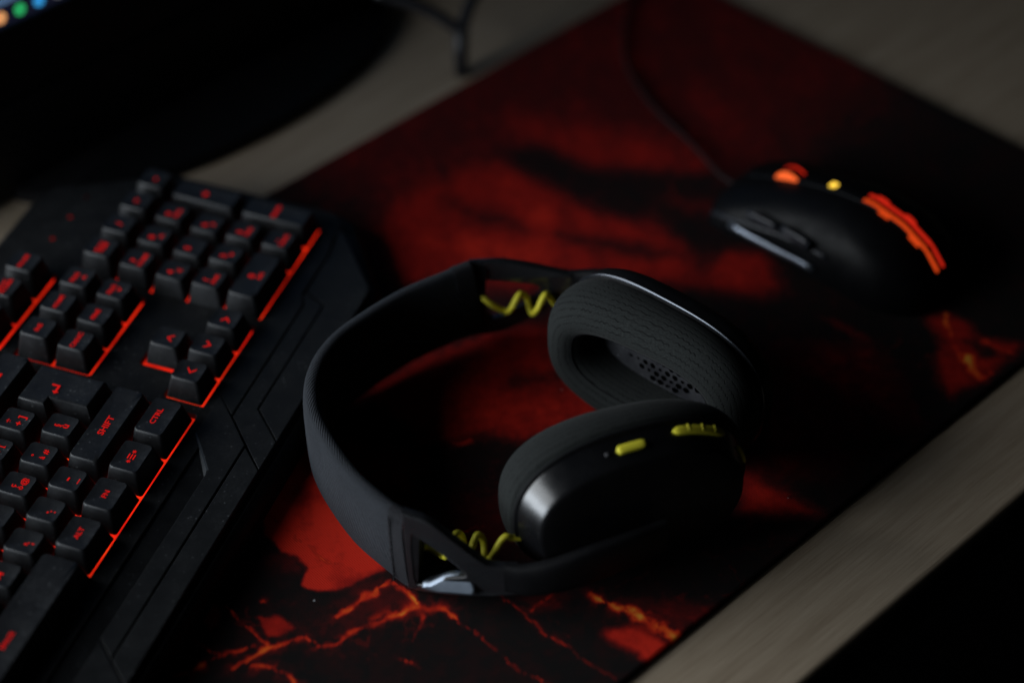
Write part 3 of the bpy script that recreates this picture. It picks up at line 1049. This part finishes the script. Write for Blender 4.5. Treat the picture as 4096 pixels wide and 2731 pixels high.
def arm(sg, zm, zp):
    """forked hinge arm from the end of the band to the outside of the ear cup; sg=+1 far side, -1 near side"""
    e = path[-1] if sg > 0 else path[0]
    eA, eB, eZ = e.x / MM, e.y / MM, e.z / MM
    B = lambda b: sg * b
    # end piece set in the cuff
    plate = [Vector((eA - 4, B(abs(eB) - 1.2), eZ)), Vector((eA + 1, B(abs(eB) + 1.0), eZ)), Vector((eA + 4.5, B(abs(eB) + 2.0), eZ - 0.3))]
    me = sweep('hinge_block', [q * MM for q in plate], 2.6 * MM, [20.0 * MM, 20.0 * MM, 19.0 * MM], n=20, ex=4.5)
    shade_auto(me, 50)
    link('hinge_block', me, M_MATTE, hs)
    top_e, bot_e, hole = ARM_SHAPE[sg]
    me = plate_me('forked_arm', top_e + bot_e[::-1], [hole], -2.3, 2.3, 0.8)
    for v in me.vertices:
        v.co = Vector((v.co.x, sg * (arm_b(v.co.x) + v.co.z), v.co.y)) * MM
    fix_normals(me)
    shade_auto(me, 40)
    link('forked_arm', me, M_SATIN, hs)
    zc, h0 = (31.5, 10.3) if sg > 0 else (22.3, 7.8)
    mn = catmull([(41, B(87.5), zc), (50, B(88.0), zc + 0.3), (62, B(86), zc + (zp - zc) * 0.4), (76, B(80), zc + (zp - zc) * 0.8), (90, B(72), zp), (104, B(62.5), zp)], 7)
    k = len(mn)
    me = sweep('arm', [q * MM for q in mn], [(2.5 + 1.2 * math.sin(math.pi * i / (k - 1))) * MM for i in range(k)], [(h0 + 2.0 * min(1, i / (k * 0.6))) * MM for i in range(k)], n=20, ex=3.0)
    shade_auto(me, 60)
    link('arm', me, M_MATTE, hs)
    return eA, eB, eZ


fe = arm(+1, 35.5, 37.0)
ne = arm(-1, 21.5, 29.0)

# polished clip at the foot of the near hinge
clip_o = [(4.9, 6.0), (5.2, 8.4), (6.6, 9.6), (8.6, 10.2), (11.0, 12.6), (14, 15.6), (17, 17.8), (20.5, 19.2), (23.6, 19.6), (26.2, 18.8), (27.9, 16.6), (28.5, 14.0), (28.3, 11.6), (27.2, 10.0), (23, 9.0), (18.9, 8.0), (12, 6.0)]
clip_o = [(a_, 9.6 + (z_ - 6.0) * 0.74) for a_, z_ in clip_o]
me = plate_me('hinge_clip', clip_o, [], -1.6, 1.6, 1.1)
for v in me.vertices:
    a_ = v.co.x
    v.co = Vector((a_, -(arm_b(16) + 2.6 + 0.24 * (a_ - 16) - 0.50 * (v.co.y - 12) + v.co.z - 0.010 * (v.co.y - 13) ** 2), v.co.y)) * MM
fix_normals(me)
shade_auto(me, 40)
link('hinge_clip', me, M_CHROME, hs)


def cup_frame(s, cx, cy, cz, yaw, lean):
    y, g = R(yaw), R(lean)
    l = Vector((math.cos(y), -math.sin(y) * s, 0))
    n0 = Vector((math.sin(y), math.cos(y) * s, 0))
    z = Vector((0, 0, 1))
    nn = n0 * math.cos(g) - z * math.sin(g)
    v = z * math.cos(g) + n0 * math.sin(g)
    return Vector((cx, cy * s, cz)), l, v, nn


SE = 2.35


def cup_pt(fr, rl, rz, ph, d, h):
    C, l, v, nn = fr
    c, s = math.cos(ph), math.sin(ph)
    x = (rl - d) * math.copysign(abs(c) ** (2 / SE), c)
    y = (rz - d) * math.copysign(abs(s) ** (2 / SE), s)
    if h < 0:
        h *= 1.0 - 0.17 * (1 + x / rl)          # the cushion is thinner at the chin end
    return (C + l * x + v * y + nn * h) * MM


def cup_rings(fr, rl, rz, prof, n=96):
    return [[cup_pt(fr, rl, rz, 2 * math.pi * k / n, d, h) for k in range(n)] for d, h in prof]


def ring_uv(me, prof, rl, rz, n=96):
    acc = [0.0]
    for a, b in zip(prof[:-1], prof[1:]):
        acc.append(acc[-1] + math.hypot(a[0] - b[0], a[1] - b[1]) * MM)
    per = 2 * math.pi * math.sqrt((rl * rl + rz * rz) / 2) * MM / n
    l = me.uv_layers.new(name='UVMap')
    for p in me.polygons:
        js = [me.loops[li].vertex_index % n for li in p.loop_indices]
        wrap = max(js) - min(js) > n / 2
        for li in p.loop_indices:
            vi = me.loops[li].vertex_index
            j = vi % n
            if wrap and j < n / 2:
                j += n
            l.data[li].uv = (j * per, acc[min(vi // n, len(acc) - 1)])


def smooth_prof(pts, per=4):
    return [(p.x, p.y) for p in catmull([(a, b, 0) for a, b in pts], per)]


def ear_cup(s, fr, rl, rz):
    global SE
    SE = 2.75 if s > 0 else 2.35
    shell_prof = [(4, -4), (1.6, -1.0), (0.9, 0.0), (0.9, 1.0), (1.8, 3.0), (5.8, 12.0), (6.6, 13.2)] if s < 0 else [(4, -4), (1.4, -1.0), (-0.6, 0.6), (-0.9, 2.5), (-0.4, 8.0), (1.6, 11.5), (6.6, 13.2)]
    sh = loft('ear_cup', cup_rings(fr, rl, rz, shell_prof), cap0=False, cap1=False)
    fix_normals(sh)
    shade_auto(sh, 30)
    cup = link('ear_cup', sh, M_GLOSS if s < 0 else M_MATTE, hs)
    plate_prof = [(6.6, 13.2), (7.2, 13.9), (8.4, 14.3), (14, 15.2), (22, 15.8), (30, 16.0)]
    pl = loft('cover_plate', cup_rings(fr, rl, rz, plate_prof), cap0=False)
    fix_normals(pl)
    shade_auto(pl, 45)
    link('cover_plate', pl, M_MATTE, cup)
    tr = [(1.9, 0.25), (-1.1, 0.3), (-1.5, 0.8), (-1.1, 1.4), (1.4, 1.8)] if s > 0 else [(1.9, 0.25), (-0.1, 0.3), (-0.4, 0.9), (-0.1, 1.5), (1.4, 1.9)]
    tm = loft('trim_ring', cup_rings(fr, rl, rz, tr), cap0=False, cap1=False)
    fix_normals(tm)
    shade_auto(tm, 60)
    link('trim_ring', tm, M_TRIM if s > 0 else M_MATTE, cup)
    cu = smooth_prof([(1.4, 0.2), (-0.8, -3.0), (-1.6, -9), (-0.8, -15.5), (2.0, -21.5), (6.0, -25.2), (10, -26.4), (13.8, -25.2), (16.8, -21.5), (18.2, -16), (18.6, -9), (18.6, -2.5)])
    cm = loft('cushion', cup_rings(fr, rl, rz, cu), cap0=False, cap1=False)
    ring_uv(cm, cu, rl, rz)
    shade_auto(cm, 80)
    link('cushion', cm, M_CUSH, cup)
    # seam of the cushion cover, near the hole
    sr = [cup_pt(fr, rl, rz, 2 * math.pi * k / 96, 16.2, -22.6) for k in range(97)]
    link('seam', tube('seam', sr, 0.00035, 6), M_MATTE, cup, True)
    fp = [(18.8, -2.6), (26, -3.4), (33, -3.8)]
    fm = loft('driver_cover', cup_rings(fr, rl, rz, fp), cap0=False)
    fix_normals(fm)
    link('driver_cover', fm, plastic('driver_grey', (0.010, 0.010, 0.013), 0.6, dust=0.9), cup, True)
    # sound holes
    C, l, v, nn = fr
    v_, f_ = [], []
    rnd = random.Random(5)
    for i in range(-5, 6):
        for j in range(-3, 4):
            x, y = 2 + i * 4.2 + (j % 2) * 2.1, j * 3.7
            if abs(x - 2) + abs(y) * 1.5 > 25:
                continue
            r = 1.45 if (i + 2 * j) % 3 else 0.85
            i0 = len(v_)
            for k in range(14):
                a = 2 * math.pi * k / 14
                v_.append((C + l * (x + r * math.cos(a)) + v * (y + r * math.sin(a)) + nn * (-2.98 - 0.18)) * MM)
            f_.append(tuple(range(i0, i0 + 14)))
    hm = mesh('sound_hole', v_, f_)
    o = link('sound_hole', hm, plastic('hole_black', (0.001, 0.001, 0.001), 0.9, spec=0.0), cup)
    o['kind'] = 'stuff'
    return cup


NF = cup_frame(-1, 87.7, 45.5, 36.3, 28.9, -5.0)
FF = cup_frame(+1, 94.0, 38.5, 35.6, 33.0, 0.0)
NRL, NRZ = 52.3, 34.2
FRL, FRZ = 53.0, 33.6
far_cup = ear_cup(+1, FF, FRL, FRZ)
near_cup = ear_cup(-1, NF, NRL, NRZ)


def ring_button(name, fr, rl, rz, a0, a1, dm, hm, wid, ht, mat, parent, nseg=14):
    """rounded bar following the side of the cup"""
    pts, ups = [], []
    for i in range(nseg + 1):
        ph = R(a0 + (a1 - a0) * i / nseg)
        p = cup_pt(fr, rl, rz, ph, dm, hm)
        q = cup_pt(fr, rl, rz, ph, dm + 0.4, hm + 0.9)
        tt = (cup_pt(fr, rl, rz, ph + 0.02, dm, hm) - cup_pt(fr, rl, rz, ph - 0.02, dm, hm)).normalized()
        nrm = tt.cross(q - p).normalized()
        if nrm.dot(p - fr[0] * MM) < 0:
            nrm = -nrm
        pts.append(p)
        ups.append(nrm)
    prof = [math.sqrt(max(0.02, 1 - abs(2 * i / nseg - 1) ** 8)) for i in range(nseg + 1)]
    me = sweep(name, pts, [wid * MM * q for q in prof], [ht * MM * (0.4 + 0.6 * q) for q in prof], n=14, ex=3.0, up=lambda i: ups[i])
    shade_auto(me, 60)
    return link(name, me, mat, parent)


ring_button('mute_button', NF, NRL, NRZ, 97.5, 86.5, 3.3, 8.0, 2.0, 1.3, M_YEL, near_cup)
vol = ring_button('volume_rocker', NF, NRL, NRZ, 73.5, 39.5, 2.2, 5.6, 2.0, 1.3, M_YEL, near_cup, 22)
for a in (65.5, 57.0, 48.5):
    ring_button('ridge', NF, NRL, NRZ, a + 0.6, a - 0.6, 1.05, 5.6, 1.75, 0.4, M_YEL, vol, 6)
ring_button('power_slider', NF, NRL, NRZ, 25.0, 6.0, 3.0, 7.2, 1.1, 0.7, M_YEL, near_cup)
ring_button('microphone_hole', NF, NRL, NRZ, 103.0, 101.0, 3.3, 8.0, 0.8, 0.5, plastic('mic_grey', (0.05, 0.05, 0.055), 0.5), near_cup, 6)


# coiled yellow cables
def coil(pts_img, name):
    p = catmull(pts_img, 8)
    return link(name, tube(name, [q * MM for q in p], 1.5 * MM, 10), M_YEL, hs, True)


coil([(2, 80, 31), (8, 77, 27.5), (14.8, 80, 20.7), (18.5, 76, 26.5), (21.9, 80, 32.0), (24.6, 84, 26.6), (27.3, 80, 21.2), (30.7, 76, 27), (34, 80, 33), (36.5, 83, 28), (41, 80, 23), (46, 74, 27), (54, 66, 32)], 'coiled_cable')
coil([(-1, -74, 20), (6, -72, 18.4), (12.8, -76, 18.8), (15.5, -80, 25), (18.2, -74, 30.6), (20, -69, 23), (21.5, -74, 15.5), (24.3, -79, 23), (27.1, -74, 30.9), (28.7, -69, 23), (30.3, -74, 15.9), (34, -78, 24), (38.4, -74, 31.1), (42, -72, 29.6), (47, -70, 28.7), (51, -66, 29)], 'coiled_cable')

# ------------------------------------------------------------------ mouse
mo = thing('mouse', 'black gaming mouse with orange lit wheel and ribs, out of focus', 'mouse', (0.2125, -0.0010, 0.0), (0, 0, R(4.0)))
M_MOUSE = plastic('mouse_black', (0.003, 0.0033, 0.004), 0.45, spec=0.09)
M_MGREY = plastic('mouse_side', (0.02, 0.022, 0.027), 0.35, spec=0.4)
M_MSTRIP = plastic('mouse_strip', (0.22, 0.25, 0.30), 0.30, metal=0.8)
M_OR = emit('orange_glow', (1.0, 0.085, 0.012), 0.62, False)
M_RED = emit('red_glow', (1.0, 0.03, 0.012), 0.55, False)
M_WHL = emit('wheel_glow', (1.0, 0.14, 0.03), 1.1, False)
M_YLED = emit('yellow_led', (1.0, 0.62, 0.06), 1.6, False)


def mouse_h(y):     # height of the spine (mm)
    pts = [(-64, 2), (-60, 13), (-50, 25), (-36, 33), (-18, 37), (0, 36), (20, 32), (40, 26), (55, 20), (62, 15)]
    for (a, b), (c, d) in zip(pts[:-1], pts[1:]):
        if y <= c:
            t = (y - a) / (c - a)
            return b + (d - b) * t
    return pts[-1][1]


def mouse_w(y):
    pts = [(-64, 6), (-60, 20), (-50, 28), (-36, 32), (-15, 31), (5, 28.5), (25, 28.5), (45, 30), (58, 29), (62, 27)]
    for (a, b), (c, d) in zip(pts[:-1], pts[1:]):
        if y <= c:
            t = (y - a) / (c - a)
            return b + (d - b) * t
    return pts[-1][1]


def mouse_surf(x, y):
    w_, h_ = mouse_w(y), mouse_h(y)
    q = min(1.0, abs(x) / w_)
    return h_ * (1 - q ** 2.6) ** (1 / 2.2)


rings = []
ys = [-64, -62.5, -60, -56, -50, -43, -36, -27, -18, -9, 0, 10, 20, 30, 40, 50, 58, 61, 62]
for y in ys:
    w_, h_ = mouse_w(y), mouse_h(y)
    ring = []
    n = 28
    for k in range(n + 1):
        ph = math.pi * k / n
        c, s = math.cos(ph), math.sin(ph)
        ring.append(Vector((w_ * math.copysign(abs(c) ** (2 / 2.6), c), y, 1.5 + (h_ - 1.5) * abs(s) ** (2 / 2.3))) * MM)
    ring.append(Vector((-w_ * 0.9, y, 0.2)) * MM)
    ring.append(Vector((w_ * 0.9, y, 0.2)) * MM)
    rings.append(ring)
me = fix_normals(loft('shell', rings))
shade_auto(me, 50)
shell = link('shell', me, M_MOUSE, mo)


def on_mouse(pts, lift=0.6):
    return [Vector((x, y, mouse_surf(x, y) + lift)) * MM for x, y in pts]


# seams between the buttons, raised spine, side buttons, strip along the foot
link('spine', sweep('spine', on_mouse([(0, y) for y in range(-58, 60, 4)], 0.2), 4.2 * MM, 0.9 * MM, n=10, ex=3), M_MOUSE, mo, True)
for sx in (-1, 1):
    link('rib_light', sweep('rib_light', on_mouse([(sx * 2.4, y) for y in range(-58, -10, 3)], 1.2), 1.15 * MM, 0.5 * MM, n=8, ex=3), M_OR if sx < 0 else M_RED, mo, True)
for sx, yy in ((-4.4, -26), (-4.4, -44), (4.4, -20), (4.4, -36)):
    link('rib_light', sweep('rib_light', on_mouse([(sx, yy - 3), (sx, yy), (sx, yy + 3)], 0.9), 0.9 * MM, 0.4 * MM, n=8, ex=3), M_OR if sx < 0 else M_RED, mo, True)
# scroll wheel: dark tyre with two glowing rings
wy, wz = 31.0, 24.5


def disc_ring(name, x0, x1, r0, n=28):
    rs = []
    for x, r in ((x0, r0 - 1.2), (x0, r0 - 0.3), (x0 + 0.3, r0), (x1 - 0.3, r0), (x1, r0 - 0.3), (x1, r0 - 1.2)):
        rs.append([Vector((x, wy + r * math.cos(2 * math.pi * k / n), wz + r * math.sin(2 * math.pi * k / n))) * MM for k in range(n)])
    return fix_normals(loft(name, rs))


whl = link('scroll_wheel', disc_ring('scroll_wheel', -2.6, 2.6, 8.2), M_MOUSE, mo, True)
link('glow_ring', disc_ring('glow_ring', -4.0, -2.5, 8.5), M_WHL, whl, True)
link('glow_ring', disc_ring('glow_ring', 2.5, 4.0, 8.5), M_RED, whl, True)
# profile light behind the wheel
lz = mouse_surf(0, 6) + 1.4
link('status_light', box_me('status_light', -2.2 * MM, 2.2 * MM, 4 * MM, 8.4 * MM, (lz - 1) * MM, lz * MM, 0.0006), M_YLED, mo)
# left flank: two thumb buttons, edge of the main button, polished strip
for y0, y1 in ((-2, 16), (18, 36)):
    pts = [(-mouse_w(y) - 0.2, y) for y in np.linspace(y0, y1, 6)]
    link('thumb_button', sweep('thumb_button', [Vector((x, y, 19.5 + 0.06 * (y - y0))) * MM for x, y in pts], 1.5 * MM, 2.6 * MM, n=12, ex=3), M_MGREY, mo, True)
link('button_edge', sweep('button_edge', [Vector((-mouse_w(y) * 0.93, y, mouse_surf(mouse_w(y) * 0.93, y) + 0.4)) * MM for y in np.linspace(-12, 60, 16)], 1.6 * MM, 1.0 * MM, n=10, ex=2.5), M_MGREY, mo, True)
link('side_strip', sweep('side_strip', [Vector((-mouse_w(y) - 0.6 - 2.0 * math.sin(math.pi * (y + 8) / 56), y, 8.0 + 0.03 * y)) * MM for y in np.linspace(-6, 46, 12)], 1.2 * MM, 1.7 * MM, n=10, ex=2.5), M_MSTRIP, mo, True)
cbl = catmull([(0, 60, 8), (4, 78, 5), (20, 112, 2.2), (34, 150, 2.0), (60, 190, 2.0), (110, 226, 2.0), (170, 240, 0.2)], 8)
link('cable', tube('cable', [q * MM for q in cbl], 1.1 * MM, 8), plastic('cable_black', (0.014, 0.010, 0.010), 0.6, spec=0.2), mo, True)

# ------------------------------------------------------------------ monitor
mon = thing('monitor', 'black monitor with lit taskbar icons at the top left corner', 'monitor', (0.085, 0.342, DZ))
M_BEZ = plastic('bezel_black', (0.004, 0.004, 0.0045), 0.45, spec=0.12)
base = [Vector((0.132 * math.cos(a) - 0.012, 0.060 * math.sin(a), 0)) for a in [2 * math.pi * k / 64 for k in range(64)]]
bs = fix_normals(loft('stand_base', [[Vector((p.x * s, p.y * s, z)) for p in base] for s, z in ((0.985, 0.0002), (1.0, 0.0012), (1.0, 0.007), (0.985, 0.0085), (0.6, 0.0105), (0.2, 0.0115))]))
shade_auto(bs, 40)
link('stand_base', bs, M_BEZ, mon)
link('stand_neck', box_me('stand_neck', -0.03, 0.03, 0.018, 0.036, 0.008, 0.20, 0.004), M_BEZ, mon)
T = R(-4)   # screen leans back a little
HW = 0.245


def tilt(o):
    o.rotation_euler = (T, 0, 0)
    o.location = (0, -0.006, 0.062)
    return o


hz = 0.305
link('lower_housing', box_me('lower_housing', -HW - 0.02, 0.118, -0.010, 0.030, 0.0006, 0.0605, 0.006, 3), M_BEZ, mon)
tilt(link('back_shell', box_me('back_shell', -HW, HW, 0.004, 0.026, 0.0, hz, 0.004), M_BEZ, mon))
fr_o = [(-HW, 0.0), (HW, 0.0), (HW, hz), (-HW, hz)]
fr_i = [(-HW + 0.012, 0.036), (HW - 0.012, 0.036), (HW - 0.012, hz - 0.012), (-HW + 0.012, hz - 0.012)]
bz = plate_me('bezel', fr_o, [fr_i], -0.004, 0.004, 0.0008)
for v in bz.vertices:
    v.co = Vector((v.co.x, -v.co.z, v.co.y))
fix_normals(bz)
tilt(link('bezel', bz, M_BEZ, mon))
scr = tilt(link('screen', box_me('screen', -HW + 0.0121, HW - 0.0121, 0.0005, 0.0036, 0.0361, hz - 0.0121), emit('screen_glow', (0.30, 0.55, 1.0), 0.20), mon))
link('task_bar', box_me('task_bar', -HW + 0.0125, HW - 0.0125, -0.0006, 0.0002, 0.0365, 0.047), emit('task_bar_glow', (0.10, 0.11, 0.26), 0.06, False), scr)
ICO = [(-0.126, (0.95, 0.42, 0.16), 0.75), (-0.1145, (0.05, 0.85, 0.25), 0.42), (-0.103, (0.05, 0.45, 1.0), 0.6), (-0.0915, (0.75, 0.75, 0.85), 0.25), (-0.138, (0.15, 0.4, 1.0), 0.4)]
for x, c, st in ICO:
    me = mesh('icon', [(x + 0.0034 * math.cos(a), -0.0009, 0.0418 + 0.0034 * math.sin(a)) for a in [2 * math.pi * k / 20 for k in range(20)]], [tuple(range(20))])
    link('icon', me, emit('icon_glow', c, st, False), scr)

# ------------------------------------------------------------------ forked stand behind the mat
fs = thing('forked_stand', 'blurred black Y-shaped stand on the desk at the back edge of the mat', 'stand', (0.188, 0.252, DZ))
M_ST = plastic('stand_black', (0.010, 0.010, 0.012), 0.45)
link('post', tube('post', [Vector(p) for p in ((-0.002, -0.002, 0.001), (0, 0, 0.014), (0.001, 0.0, 0.030))], 0.0042, 12), M_ST, fs, True)
for q in (((0.001, 0, 0.028), (-0.010, 0.015, 0.040), (-0.030, 0.036, 0.052)), ((0.001, 0, 0.028), (0.016, 0.006, 0.040), (0.045, 0.012, 0.056))):
    link('prong', tube('prong', catmull(q, 6), 0.0036, 10), M_ST, fs, True)
